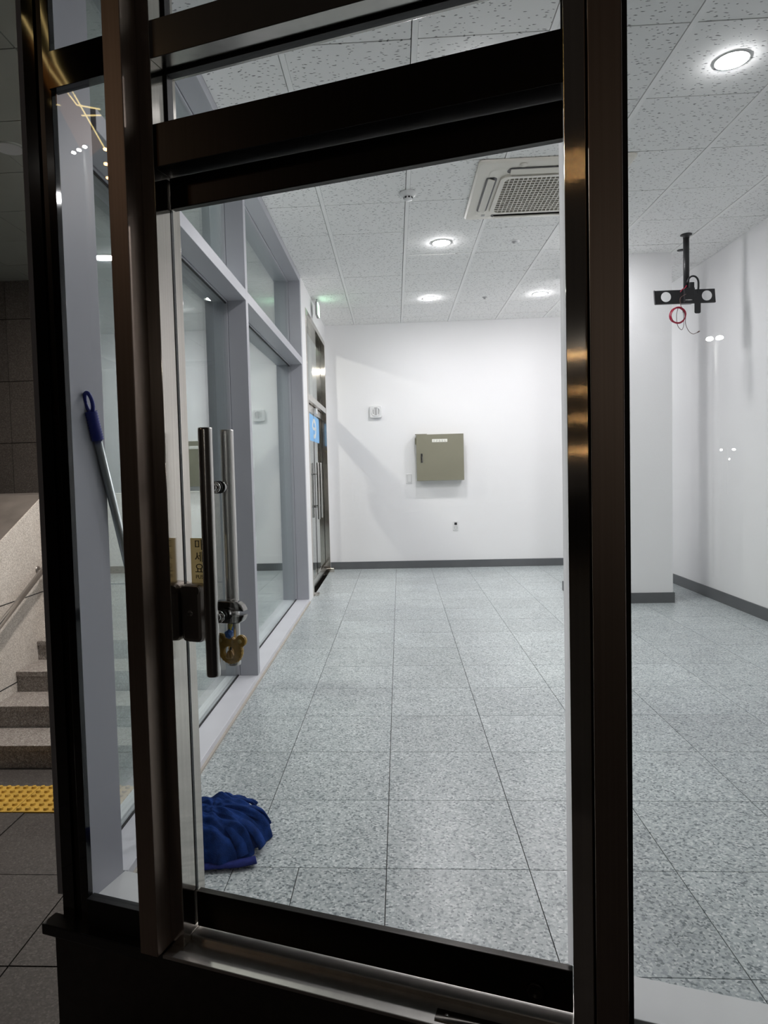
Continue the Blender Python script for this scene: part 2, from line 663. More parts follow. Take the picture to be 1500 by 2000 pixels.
def slab(name, mat, parent, poly, z0, z1):
    cx = sum(p[0] for p in poly) / len(poly)
    cyy = sum(p[1] for p in poly) / len(poly)
    o = prism(name, mat, parent, [(p[0] - cx, p[1] - cyy) for p in poly], z0, z1)
    o.location = (cx, cyy, 0)
    return o


full_tile = None
for j in range(-6, 16):
    cols = [(i, i + 1) for i in range(-4, 8)]
    if j == -1:          # the cut row in front of the door is set off to one side
        cols = [(a, b) for a, b in cols if a >= 0] + [(-0.625, 0), (-1.095, -0.625), (-1.9, -1.095), (-2.9, -1.9)]
    for a, b in cols:
        pl = tile_outline(a, b, j, j + 1, G)
        cl = room_clip(pl, 0.03)
        if not cl:
            continue
        if abs(area(cl) - (T - G) ** 2) < 1e-6 and b - a == 1:
            if full_tile is None:
                full_tile = slab('tile', M['floor'], floor, cl, -0.012, 0.0)
            else:
                o = full_tile.copy()
                COL.objects.link(o)
                o.location = (sum(p[0] for p in cl) / 4, sum(p[1] for p in cl) / 4, 0)
        else:
            slab('tile', M['floor'], floor, cl, -0.012, 0.0)

# ceiling: void board, bars along the room, boards between
ceiling = tag(prism('ceiling', M['shadow_gap'], None, room_clip(big, 0.02), CEIL + 0.02, CEIL + 0.06), 'white suspended ceiling of fissured acoustic boards', 'ceiling', kind=S)
CX0, CMX, CY0, CMY = 0.1295, 0.5946, 4.858, 0.5985
BAR = 0.026
full_board = None
LIGHTS = [(0.427, 3.36), (1.616, 3.36), (0.427, 5.755), (1.616, 5.755), (0.427, 7.57), (1.616, 7.57)]
for i in range(-3, 7):
    x = CX0 + CMX * i
    if LEFT + 0.03 < x < RIGHT - 0.03:
        pl = room_clip([(x - BAR / 2, -3), (x + BAR / 2, -3), (x + BAR / 2, 12), (x - BAR / 2, 12)], 0.03)
        if pl:
            slab('ceiling_bar', M['tbar'], ceiling, pl, CEIL - 0.0015, CEIL + 0.02)
    for j in range(-9, 8):
        y = CY0 + CMY * j
        g = 0.0065
        pl = room_clip([(x + BAR / 2 + 0.0015, y + g / 2), (x + CMX - BAR / 2 - 0.0045, y + g / 2), (x + CMX - BAR / 2 - 0.0045, y + CMY - g / 2), (x + BAR / 2 + 0.0015, y + CMY - g / 2)], 0.03)
        if not pl:
            continue
        if abs(area(pl) - (CMX - BAR - 0.006) * (CMY - g)) < 1e-6:
            if full_board is None:
                full_board = slab('ceiling_panel', M['ceil'], ceiling, pl, CEIL, CEIL + 0.018)
                continue
            o = full_board.copy()
            COL.objects.link(o)
            o.location = (sum(p[0] for p in pl) / 4, sum(p[1] for p in pl) / 4, random.choice((0, 0, 0.0008, 0.0015)))
        else:
            slab('ceiling_panel', M['ceil'], ceiling, pl, CEIL, CEIL + 0.018)

tag(box('wall_back', M['wall'], None, LEFT - 0.2, RIGHT + 0.15, BACK, BACK + 0.15, -0.06, CEIL + 0.06), 'white papered end wall facing the door', 'wall', kind=S)
tag(box('wall_right', M['wall'], None, RIGHT, RIGHT + 0.15, 0.5, BACK, -0.06, CEIL + 0.06), 'white papered side wall behind the hanging bracket', 'wall', kind=S)
wl = tag(box('wall_left', M['wall'], None, LEFT - 0.198, LEFT, 6.552, 6.84, -0.06, CEIL + 0.06), 'narrow white wall strip between grey window frame and steel door', 'wall', kind=S)
box('wall_head', M['wall'], wl, LEFT - 0.198, LEFT, 6.84, BACK, 2.925, CEIL + 0.06)
box('wall_end', M['wall'], wl, LEFT - 0.198, LEFT, 8.69, BACK, -0.06, 2.925)
# square column
tag(box('wall_column', M['wall'], None, 1.692, 2.50, 6.285, 6.995, 0.0, CEIL + 0.01), 'square white column standing before the end wall', 'column', kind=S)
# skirtings
tag(box('baseboard_back', M['skirt'], None, LEFT, RIGHT - 0.012, BACK - 0.012, BACK, 0, 0.095), 'dark grey skirting along the end wall', 'skirting', kind=S)
tag(box('baseboard_right', M['skirt'], None, RIGHT - 0.012, RIGHT, 0.9, BACK, 0, 0.1), 'dark grey skirting along the side wall with shadows', 'skirting', kind=S)
bm = bmesh.new()
for a in ((1.68, 2.512, 6.273, 6.285), (1.68, 2.512, 6.995, 7.007), (1.68, 1.692, 6.285, 6.995), (2.50, 2.512, 6.285, 6.995)):
    bx(bm, *a, 0, 0.095)
tag(mk('baseboard_column', bm, M['skirt']), 'dark grey skirting wrapped round the square column', 'skirting', kind=S)

# ================================================================== LEFT SIDE WINDOW (grey aluminium)
XG = -0.99
w2 = tag(empty('window_2', (LEFT, 4.2, 0)), 'long grey framed side window of two bays with reflecting glass', 'window', kind=S)
w2.location = (0, 0, 0)
Y0 = 2.025
for y in (4.05, 6.49):
    box('frame_post', M['alu'], w2, -0.972, LEFT, y, y + 0.06, 0.04, CEIL, 0.002)
    box('frame_post', M['alu'], w2, -1.06, -0.974, y - 0.006, y + 0.066, 0.0, CEIL, 0.002)
box('frame_post', M['alu'], w2, -1.06, -0.90, Y0 - 0.06, Y0, 0.0, CEIL, 0.002)
for (ya, yb) in ((Y0, 4.05), (4.11, 6.49)):
    box('frame_transom', M['alu'], w2, -0.972, LEFT, ya, yb, 2.30, 2.365, 0.002)
    box('frame_transom', M['alu'], w2, -1.06, -0.974, ya, yb, 2.292, 2.373, 0.002)
    box('frame_head', M['alu'], w2, -0.972, LEFT, ya, yb, 3.085, 3.141, 0.002)
    box('frame_head', M['alu'], w2, -1.06, -0.974, ya, yb, 3.075, 3.141, 0.002)
    box('glass_pane', M['glass_side'], w2, XG - 0.004, XG + 0.004, ya, yb, 0.04, 2.292)
    box('glass_pane', M['glass_side'], w2, XG - 0.004, XG + 0.004, ya, yb, 2.373, 3.075)
    box('outer_pane', M['glass_side'], w2, XG - 0.024, XG - 0.016, ya, yb, 0.04, 2.292)
    box('outer_pane', M['glass_side'], w2, XG - 0.024, XG - 0.016, ya, yb, 2.373, 3.075)
    for nm, z in (('gasket', 0.04), ('gasket', 2.284)):
        box(nm, M['rubber'], w2, XG + 0.0045, XG + 0.010, ya, yb, z, z + 0.008)
box('sill', M['sill'], w2, -1.06, LEFT, Y0, 6.552, -0.02, 0.040, 0.002)
box('caulk_strip', M['caulk'], w2, LEFT - 0.001, LEFT + 0.010, Y0, 6.552, 0.0, 0.012)
# faint lettering on the far bay, read from outside
for k, (ch, z, sz) in enumerate((('ㅇ', 1.62, 0.16), ('ㅛ', 1.47, 0.17), ('ㅌ', 1.34, 0.18), ('ㅇ', 1.14, 0.17), ('ㅏ', 1.02, 0.2), ('ㅠ', 0.78, 0.18), ('ㅇ', 0.63, 0.16))):
    link('lettering', text_mesh(ch, sz), M['frost'], w2, (XG - 0.0055, 4.72, z), (PI / 2, 0, -PI / 2))

# ================================================================== SHOPFRONT (local axes: x along the front, y into the room, z up)
def fbox(name, mat, par, u0, u1, o0, o1, z0, z1, bev=0.0012):
    return box(name, mat, par, u0, u1, o0, o1, z0, z1, bev)


TOP = 3.2
t1 = tag(facade('trim_1'), 'tall brown steel mullion between corner pane and door', 'mullion', kind=S)
fbox('mullion', M['steel_mull'], t1, -1.20, -1.146, -0.13, 0.03, 0.035, TOP, 0.002)
t2 = tag(facade('trim_2'), 'tall brown steel mullion between door and wide pane', 'mullion', kind=S)
fbox('mullion', M['steel_mull'], t2, -0.084, -0.023, -0.13, 0.03, GROUND, TOP, 0.002)
fbox('groove', M['rubber'], t2, -0.0895, -0.0835, -0.066, 0.03, -0.02, TOP, 0.0)

# door frame
df = tag(facade('trim_3'), 'dark stainless door frame with transom light above the door', 'door frame', kind=S)
fbox('jamb', M['steel'], df, -1.146, -1.107, -0.07, 0.035, -0.02, TOP)
fbox('jamb', M['steel'], df, -0.131, -0.0895, -0.07, 0.035, -0.02, TOP)
fbox('head_bar', M['steel_dark'], df, -1.107, -0.131, -0.07, 0.035, 2.035, 2.14)
fbox('upper_bar', M['steel_bar'], df, -1.107, -0.131, -0.07, 0.035, 2.298, 2.39)
fbox('top_bar', M['steel_bar'], df, -1.107, -0.131, -0.07, 0.035, 3.08, TOP)
fbox('transom_pane', M['glass'], df, -1.107, -0.131, -0.005, 0.005, 2.14, 2.298, 0)
fbox('upper_pane', M['glass_tint'], df, -1.107, -0.131, -0.005, 0.005, 2.39, 3.08, 0)
for (a, b, c, d) in ((-1.107, -1.100, 2.14, 2.298), (-0.138, -0.131, 2.14, 2.298), (-1.107, -0.131, 2.289, 2.298), (-1.107, -0.131, 2.14, 2.147), (-1.107, -1.099, 2.39, 3.08), (-1.107, -0.131, 2.39, 2.398)):
    fbox('gasket', M['rubber'], df, a, b, -0.012, 0.012, c, d, 0)
fbox('threshold', M['steel_flat'], df, -1.146, -0.0895, -0.112, -0.035, 0.020, 0.030, 0.002)
fbox('track', M['steel_flat'], df, -1.107, -0.131, -0.040, 0.06, -0.02, 0.044, 0.003)
fbox('cover_plate', M['steel'], df, -0.43, -0.131, -0.100, -0.068, 0.030, 0.0345, 0.0008)
lathe('screw', M['chrome'], df, [(0, 0.002), (0.004, 0.0015), (0.005, 0)], 10, loc=(-0.405, -0.084, 0.0345))

# door leaf
d1 = tag(facade('door_1'), 'glass swing door with dark steel rails and long bar handles', 'door', kind=S)
fbox('top_rail', M['steel_dark'], d1, -1.103, -0.135, -0.013, 0.009, 1.952, 2.030, 0.002)
fbox('bottom_rail', M['steel_dark'], d1, -1.103, -0.135, -0.013, 0.009, 0.052, 0.148, 0.002)
fbox('edge_seal', M['rubber'], d1, -1.1068, -1.1058, -0.0085, 0.0015, 0.148, 1.952, 0)
fbox('glass_pane', M['glass'], d1, -1.1055, -0.1335, -0.006, 0.006, 0.148, 1.952, 0)
o = fbox('film_strip', M['film'], d1, -0.1455, -0.1332, 0.0062, 0.0072, 0.15, 1.951, 0)
lathe('floor_lock', M['steel_dark'], d1, [(0, 0.004), (0.011, 0.004), (0.012, 0.006), (0.019, 0.006), (0.021, 0.003), (0.021, 0)], 24, loc=(-0.215, -0.013, 0.085), rot=(PI / 2, 0, 0))
hb = []
for side, nm in ((-0.052, 'pull_handle'), (0.052, 'pull_handle')):
    zc = [0.756, 0.757, 0.762, 1.38, 1.385, 1.386]
    rr = [0.0160, 0.0175, 0.0178, 0.0178, 0.0175, 0.0160]
    h = tube(nm, M['bar'], d1, [(-1.0, side, z) for z in zc], rr, 28)
    hb.append(h)
    for z in (1.235, 0.90):
        a, b = (side + 0.0165, -0.004) if side < 0 else (0.004, side - 0.0165)
        bm = bmesh.new()
        tube_bm(bm, [(-1.0, a, z), (-1.0, b, z)], 0.010, 16)
        gl = -0.0075 if side < 0 else 0.0075
        tube_bm(bm, [(-1.0, gl * 1.9 - 0.0055, z), (-1.0, gl * 1.9 + 0.0055, z)], 0.0155, 20)
        tube('washer', M['rubber'], h, [(-1.0, gl * 0.85, z), (-1.0, gl * 1.18, z)], 0.0165, 20)
        s = mk('standoff', bm, M['chrome'], h)
        for p in s.data.polygons:
            p.use_smooth = len(p.vertices) == 4
# lock case clamped on the glass edge
lk1 = prism('lock_case', M['lock'], d1, rrect(-1.105, -1.040, 0.832, 0.985, 0.016), -0.036, 0.034, 'y', 0.011)
prism('lock_cap', M['lock'], lk1, rrect(-1.1005, -1.0445, 0.958, 0.981, 0.010), -0.0375, -0.034, 'y', 0.001)
lathe('thumb_mark', M['chrome'], lk1, [(0, 0.0015), (0.006, 0.001), (0.008, 0)], 20, loc=(-1.075, -0.0362, 0.91), rot=(PI / 2, 0, 0))
# slotted clamp on the room side of the lower standoff
us, ue = -1.030, -0.942
c_poly = [(us + 0.004, 0.8765), (ue - 0.030, 0.8765), (ue - 0.016, 0.8795), (ue - 0.007, 0.8855), (ue, 0.8980), (ue, 0.9010), (us + 0.022, 0.9010), (us + 0.018, 0.9060), (us + 0.022, 0.9110), (ue, 0.9110), (ue - 0.002, 0.9175), (ue - 0.008, 0.9275), (ue - 0.018, 0.9345), (ue - 0.030, 0.9365), (us + 0.004, 0.9365), (us, 0.9325), (us, 0.8805)]
prism('lock_clamp', M['nickel'], d1, c_poly, 0.0075, 0.0325, 'y', 0.003)
# push plate
pp = fbox('push_plate', M['gold'], d1, -1.084, -1.030, -0.0085, -0.0065, 0.978, 1.103, 0)
for ch, z, sz in (('미', 1.084, 0.030), ('세', 1.052, 0.030), ('요', 1.0215, 0.030)):
    link('lettering', text_mesh(ch, sz), M['ink'], pp, (-1.059, -0.009, z), (PI / 2, 0, 0))
link('lettering', text_mesh('PUSH', 0.014), M['ink'], pp, (-1.054, -0.009, 1.001), (PI / 2, 0, 0))

# corner pane on the left
w1 = tag(facade('window_1'), 'narrow dark framed corner pane beside the brown mullion', 'window', kind=S)
fbox('corner_post', M['black_gloss'], w1, -1.564, -1.522, -0.012, 0.03, -0.03, TOP)
fbox('post_slit', M['steel_dark'], w1, -1.522, -1.497, -0.006, 0.03, -0.02, TOP, 0)
fbox('inner_frame', M['black_gloss'], w1, -1.497, -1.470, -0.012, 0.008, -0.02, TOP)
fbox('right_frame', M['rubber'], w1, -1.218, -1.20, -0.012, 0.012, -0.02, TOP)
fbox('bottom_rail', M['rubber'], w1, -1.470, -1.218, -0.020, 0.012, -0.02, 0.060)
fbox('transom_bar', M['black_gloss'], w1, -1.470, -1.218, -0.020, 0.012, 2.325, 2.425)
fbox('glass_pane', M['glass_tint'], w1, -1.472, -1.218, -0.004, 0.004, 0.06, 2.325, 0)
fbox('glass_pane', M['glass_tint'], w1, -1.472, -1.218, -0.004, 0.004, 2.425, TOP, 0)
fbox('inner_panel', M['alu'], w1, -1.56, -1.478, 0.009, 0.150, 0.0, CEIL, 0.001)
fbox('outer_sill', M['black'], w1, -1.605, -1.20, -0.055, 0.0, -0.05, -0.018, 0.003)
fbox('inner_sill', M['sill_white'], w1, -1.478, -1.107, 0.013, 0.158, 0.0, 0.04, 0.0015)

# wide pane on the right
w3 = tag(facade('window_3'), 'tall wide tinted pane beside the door, white sill inside', 'window', kind=S)
fbox('side_gasket', M['rubber'], w3, -0.023, -0.010, -0.03, 0.03, -0.02, TOP, 0)
fbox('glass_pane', M['glass_tint'], w3, -0.010, 1.24, -0.005, 0.005, 0.0, TOP, 0)
fbox('end_post', M['steel_dark'], w3, 1.24, 1.30, -0.07, 0.03, -0.05, TOP)
fbox('glass_pane', M['glass_tint'], w3, 1.30, 2.50, -0.005, 0.005, 0.0, TOP, 0)
fbox('bottom_rail', M['steel_dark'], w3, -0.010, 2.50, -0.04, 0.02, -0.06, 0.012)
fbox('inner_sill', M['sill_white'], w3, -0.020, 2.50, 0.022, 0.158, 0.0, 0.045, 0.002)
tp = tag(facade('trim_4'), 'dark stone plinth below the shopfront', 'plinth', kind=S)
fbox('plinth', M['plinth'], tp, -1.58, 2.6, -0.03, 0.03, GROUND, -0.022, 0)
fbox('plinth_step', M['plinth'], tp, -1.20, -0.08, -0.098, -0.03, GROUND, 0.0195, 0)
fbox('fascia', M['steel_dark'], tp, -1.58, 2.6, -0.03, 0.03, TOP, TOP + 0.35, 0)

# ================================================================== BACK LEFT STEEL DOOR
d2 = tag(empty('door_2', (0, 0, 0)), 'stainless framed glass door far down the window side', 'door', kind=S)
XO = -1.02
for ya, yb in ((6.842, 6.895), (8.632, 8.688)):
    box('jamb', M['steel'], d2, XO, -0.919, ya, yb, 0, 2.92, 0.0015)
    box('jamb', M['steel'], d2, -0.914, LEFT + 0.006, ya, yb, 0, 2.92, 0.0015)
box('head_bar', M['steel'], d2, XO, -0.919, 6.895, 8.632, 2.862, 2.92, 0.0015)
box('head_bar', M['steel'], d2, -0.914, LEFT + 0.006, 6.895, 8.632, 2.862, 2.92, 0.0015)
box('transom_bar', M['steel'], d2, XO, LEFT + 0.004, 6.895, 8.632, 2.01, 2.075, 0.0015)
box('transom_pane', M['glass'], d2, -0.920, -0.912, 6.895, 8.632, 2.075, 2.862)
box('top_rail', M['steel'], d2, -0.942, -0.902, 6.90, 8.626, 1.925, 2.0, 0.0015)
box('bottom_rail', M['steel'], d2, -0.942, -0.902, 6.90, 8.626, 0.012, 0.11, 0.0015)
box('glass_pane', M['glass'], d2, -0.927, -0.917, 6.90, 8.626, 0.11, 1.925)
box('door_edge', M['steel_dark'], d2, -0.93, -0.914, 7.755, 7.765, 0.11, 1.925)
for x in (-0.868, -0.976):
    for y in (7.62, 7.90):
        h = tube('pull_handle', M['bar'], d2, [(x, y, 0.74), (x, y, 0.745), (x, y, 1.375), (x, y, 1.38)], [0.013, 0.0145, 0.0145, 0.013], 16)
        for z in (0.88, 1.25):
            tube('standoff', M['chrome'], h, [(x, y, z), (-0.922, y, z)], 0.008, 10)
box('lock_block', M['plastic'], d2, -0.902, -0.872, 7.70, 7.80, 1.935, 1.995, 0.004)
box('pivot_plate', M['steel'], d2, -0.95, -0.81, 6.90, 7.02, 0.0, 0.016, 0.003)
box('pivot_plate', M['steel'], d2, -0.95, -0.80, 8.53, 8.66, 0.0, 0.05, 0.003)
st = prism('door_sticker', M['sticker'], d2, rrect(7.25, 8.30, 1.62, 1.915, 0.05), -0.9165, -0.9155, 'x')
e_out = [(7.80 - 0.19 * math.cos(a), 1.77 + 0.115 * math.sin(a)) for a in [k * 0.26 for k in range(21)]]
e_in = [(7.80 - 0.12 * math.cos(a), 1.77 + 0.07 * math.sin(a)) for a in [k * 0.26 for k in range(20, -1, -1)]]
prism('lettering', M['letters'], st, e_out + e_in, -0.9157, -0.9148, 'x')
box('lettering', M['letters'], st, -0.9157, -0.9148, 7.66, 7.96, 1.752, 1.785)

# exit sign over the steel door
ex = tag(empty('exit_sign', (-0.79, 7.42, 2.955), rot=(0, 0, 0.02)), 'small lit green and white exit sign hanging above the steel door', 'sign')
box('case', M['plastic_grey'], ex, -0.026, 0.0, -0.10, 0.10, 0.0, 0.14, 0.004)
box('lit_face', M['exit'], ex, 0.0, 0.005, -0.094, 0.094, 0.008, 0.132)
tube('stem', M['plastic_grey'], ex, [(-0.013, 0, 0.13), (-0.013, 0, CEIL - 2.955)], 0.008, 10)

# ================================================================== CEILING FITTINGS
def downlight(loc, label):
    r = tag(empty('ceiling_light', loc), label, 'light', 'round recessed downlights')
    lathe('rim', M['plastic'], r, [(0.0705, -0.001), (0.0715, -0.004), (0.0765, -0.003), (0.0775, 0.0), (0.0775, 0.003)], 40)
    lathe('diffuser', M['lamp'], r, [(0.0, -0.015), (0.025, -0.014), (0.045, -0.0115), (0.06, -0.0075), (0.0705, -0.003)], 40)
    return r


names = ['round white downlight nearest the door, above the glass transom', 'large looking round downlight above the wide tinted pane',
         'round downlight in the ceiling row behind the air conditioner', 'round downlight hidden behind the brown mullion',
         'round downlight nearest the exit sign, before the end wall', 'round downlight beside the white column, before the end wall']
dl = None
for (x, y), lb in zip(LIGHTS, names):
    if dl is None:
        dl = downlight((x, y, CEIL), lb)
    else:
        copy_tree(dl, (x, y, CEIL), lb, 'round recessed downlights')

# cassette air conditioner
ac = tag(empty('air_conditioner', (1.03, 4.735, CEIL)), 'square white cassette air conditioner set in the ceiling', 'air conditioner')
ac.location.z = CEIL - 0.002
h = 0.475
bm = bmesh.new()
prof = [(h, 0.0), (h, -0.012), (h - 0.012, -0.020), (h - 0.075, -0.026), (h - 0.085, -0.030)]
rings = []
for r, z in prof:
    rings.append([bm.verts.new((x, y, z)) for x, y in rrect(-r, r, -r, r, 0.03 if r > 0.42 else 0.05, 4)])
for a, b in zip(rings, rings[1:]):
    for k in range(len(a)):
        bm.faces.new((a[k], a[(k + 1) % len(a)], b[(k + 1) % len(a)], b[k]))
bm.faces.new(rings[0])
bm.faces.new(rings[-1])
mk('surround', bm, M['ac'], ac)
for k in range(4):
    a = k * PI / 2
    v = prism('vent_slot', M['black'], ac, rrect(-0.29, 0.29, 0.335, 0.405, 0.034), -0.0315, -0.028, 'z')
    v.rotation_euler = (0, 0, a)
    bm = bmesh.new()
    bx(bm, -0.27, 0.27, -0.022, 0.022, -0.003, 0.003, 0.002)
    lv = mk('louvre', bm, M['ac'], v)
    lv.location = (0, 0.372, -0.038)
    lv.rotation_euler = (0.35, 0, 0)
fp = 0.285
frame_out = rrect(-0.315, 0.315, -0.315, 0.315, 0.05)
frame_in = rrect(-fp, fp, -fp, fp, 0.045)
prism('grille_frame', M['ac'], ac, frame_out, -0.044, -0.028, 'z', holes=[frame_in])
prism('filter', M['ac_back'], ac, frame_in, -0.031, -0.0285, 'z')
bm = bmesh.new()
nb = 20
for k in range(1, nb):
    t = -fp + 2 * fp * k / nb
    bx(bm, t - 0.0028, t + 0.0028, -fp, fp, -0.043, -0.034)
for k in range(1, 15):
    t = -fp + 2 * fp * k / 15
    bx(bm, -fp, fp, t - 0.0045, t + 0.0045, -0.042, -0.033)
tag(mk('grille', bm, M['ac'], ac), kind='stuff')
lathe('logo_button', M['ac'], ac, [(0, -0.034), (0.016, -0.034), (0.018, -0.03), (0.024, -0.030), (0.026, -0.026)], 20, loc=(-0.20, -0.43, 0.003))
box('indicator', M['plastic_grey'], ac, -0.36, -0.335, 0.345, 0.375, -0.0315, -0.0295)

# smoke detector
sd = tag(empty('smoke_detector', (0.131, 4.70, CEIL - 0.0015)), 'white domed smoke detector on the ceiling bar', 'smoke detector')
lathe('base', M['plastic'], sd, [(0.055, 0), (0.057, -0.012), (0.050, -0.020), (0.040, -0.026), (0.030, -0.028)], 32)
lathe('chamber', M['plastic'], sd, [(0.030, -0.028), (0.030, -0.044), (0.026, -0.050), (0.0, -0.053)], 32)
for k in range(8):
    a = k * PI / 4 + 0.2
    o = box('vent', M['black'], sd, 0.0285, 0.0312, -0.007, 0.007, -0.042, -0.031)
    o.rotation_euler = (0, 0, a)
# ceiling speaker ring, sprinkler
sp_ = tag(empty('sprinkler', (1.03, 5.80, CEIL)), 'small white ringed sprinkler rose behind the air conditioner', 'sprinkler')
lathe('ring', M['plastic'], sp_, [(0.022, -0.003), (0.036, -0.008), (0.044, -0.005), (0.045, 0.0)], 28)
lathe('plug', M['plastic_grey'], sp_, [(0.0, -0.016), (0.010, -0.016), (0.013, -0.008), (0.022, -0.003)], 20)
s2 = tag(empty('sprinkler', (1.025, 7.62, CEIL)), 'tiny dark sprinkler head before the end wall', 'sprinkler')
lathe('plug', M['plastic_grey'], s2, [(0.0, -0.022), (0.010, -0.021), (0.013, -0.008), (0.026, -0.002), (0.028, 0)], 20)
s3 = tag(empty('ceiling_plug', (2.56, 6.23, CEIL)), 'dark round ceiling plug beside the column top', 'plug')
lathe('cap', M['black'], s3, [(0.0, -0.006), (0.030, -0.006), (0.034, 0)], 20)

# ================================================================== HANGING TV BRACKET
tv = tag(empty('tv_bracket', (2.433, 5.82, CEIL)), 'black ceiling pole with an empty screen bracket', 'bracket')
lathe('ceiling_flange', M['black'], tv, [(0.0, 0), (0.045, 0), (0.045, -0.006), (0.0245, -0.012), (0.0245, -0.03)], 28)
tube('pole', M['black'], tv, [(0, 0, -0.01), (0, 0, -0.50)], 0.0235, 24)
W = 0.24
off = -0.027
pl = prism('mount_plate', M['black'], tv, [(off - W, -0.565), (off + W + 0.008, -0.565), (off + W, -0.455), (off - W - 0.008, -0.455)], -0.034, -0.030, 'y', holes=[circle(off - 0.15, -0.508, 0.041), circle(off + 0.178, -0.508, 0.041)])
prism('plate_flange', M['black'], pl, [(off - W, -0.569), (off + W, -0.569), (off + W, -0.565), (off - W, -0.565)], -0.050, -0.028, 'y')
prism('plate_flange', M['black'], pl, [(off - W - 0.012, -0.455), (off - W - 0.008, -0.455), (off - W, -0.565), (off - W - 0.004, -0.565)], -0.052, -0.030, 'y')
box('tilt_head', M['black'], tv, -0.040, 0.045, -0.060, 0.018, -0.565, -0.445, 0.004)
box('tilt_head', M['black'], tv, 0.005, 0.042, -0.055, -0.02, -0.455, -0.400, 0.003)
prism('hanging_plate', M['black'], tv, rrect(0.042, 0.092, -0.655, -0.46, 0.014), -0.056, -0.051, 'y', 0.001)
tube('black_hose', M['black'], tv, [(0.0 + 0.035 - 0.043 * math.cos(a), -0.045, -0.405 + 0.055 * math.sin(a)) for a in [k * PI / 10 for k in range(11)]] + [(0.077, -0.048, -0.44), (0.070, -0.05, -0.49)], 0.0075, 10)
tube('bolt', M['chrome'], tv, [(-0.035, -0.062, -0.545), (0.02, -0.062, -0.545)], 0.005, 8)
# crimson cable coil hanging from it
cc = tag(empty('cable_coil', (2.339, 5.755, CEIL - 0.667)), 'crimson coiled cable hanging under the black bracket', 'cable')
bm = bmesh.new()
pts = []
for k in range(150):
    a = 2 * PI * k / 30
    rr = 0.060 + 0.004 * math.sin(k * 0.37)
    pts.append((rr * math.cos(a) + 0.004 * math.sin(a * 0.2 + 1), 0.006 * math.sin(k * 0.13), rr * 0.98 * math.sin(a) + 0.004 * math.sin(k * 0.21)))
tube_bm(bm, pts, 0.0036, 6)
mk('coil', bm, M['red'], cc, True)


def curve_pts(ctrl, n=8):
    out = []
    P = [Vector(ctrl[0])] + [Vector(c) for c in ctrl] + [Vector(ctrl[-1])]
    for i in range(1, len(P) - 2):
        for k in range(n):
            t = k / n
            a, b, c, d = P[i - 1], P[i], P[i + 1], P[i + 2]
            out.append(0.5 * ((2 * b) + (c - a) * t + (2 * a - 5 * b + 4 * c - d) * t * t + (3 * b - a - 3 * c + d) * t ** 3))
    out.append(P[-2])
    return out


tube('lead', M['wire'], cc, curve_pts([(0.065, 0.0, 0.17), (0.02, 0, 0.14), (0.02, 0, 0.09), (0.03, 0, 0.06)]), 0.0024, 6)
tube('lead', M['red'], cc, curve_pts([(0.065, -0.01, 0.235), (0.05, -0.01, 0.215), (0.03, -0.012, 0.205), (0.015, -0.01, 0.185)]), 0.004, 6)
tube('loose_loop', M['wire'], cc, curve_pts([(0.0, 0, 0.055), (-0.012, 0, 0.0), (-0.004, 0, -0.08), (0.028, 0, -0.118), (0.045, 0, -0.08), (0.045, 0, -0.01), (0.035, 0, 0.045)]), 0.0022, 6)
tube('loose_end', M['wire'], cc, curve_pts([(0.045, 0, 0.035), (0.060, 0, -0.005), (0.060, 0, -0.07), (0.085, 0, -0.13), (0.12, 0, -0.155), (0.158, 0, -0.142)]), 0.0022, 6)
tube('plug', M['wire'], cc, [(0.155, 0, -0.143), (0.170, 0, -0.135)], 0.005, 8)

# ================================================================== THINGS ON THE END WALL
pb = tag(empty('electrical_panel', (0.573, BACK, 1.42)), 'olive grey metal electrical panel box on the end wall', 'electrical panel')
box('body', M['panel'], pb, -0.288, 0.288, -0.115, 0.0, -0.288, 0.285, 0.003)
dr = box('door', M['panel'], pb, -0.298, 0.298, -0.128, -0.117, -0.294, 0.292, 0.003)
lab = box('label', M['paper'], dr, -0.098, 0.094, -0.1295, -0.128, 0.192, 0.230)
bm = bmesh.new()
for k in range(5):
    for r_ in range(2):
        x = -0.08 + 0.034 * k + random.uniform(-.002, .002)
        bx(bm, x, x + random.uniform(.010, .020), -0.1300, -0.1296, 0.200 + 0.013 * r_, 0.2035 + 0.013 * r_)
tag(mk('print', bm, M['ink'], dr), kind='stuff')
hd = box('latch', M['black'], dr, -0.243, -0.221, -0.137, -0.128, -0.062, 0.052, 0.003)
box('latch_lever', M['chrome'], dr, -0.238, -0.226, -0.1415, -0.137, -0.05, 0.012, 0.002)
box('top_flap', M['panel'], pb, -0.308, -0.16, -0.12, -0.02, 0.2925, 0.300, 0.001)
box('side_flap', M['panel'], pb, -0.312, -0.288, -0.09, -0.02, 0.17, 0.25, 0.001)

sw = tag(empty('light_switch', (0.178, BACK, 1.157)), 'white light switch plate left of the olive panel', 'switch')
prism('plate', M['plastic'], sw, rrect(-0.036, 0.036, -0.061, 0.061, 0.006), -0.010, 0.0, 'y', 0.002)
prism('rocker', M['plastic'], sw, rrect(-0.018, 0.028, -0.045, 0.05, 0.003), -0.0145, -0.0100, 'y', 0.001)
prism('rocker_surround', M['plastic_grey'], sw, rrect(-0.021, 0.031, -0.048, 0.053, 0.003), -0.0108, -0.0100, 'y')

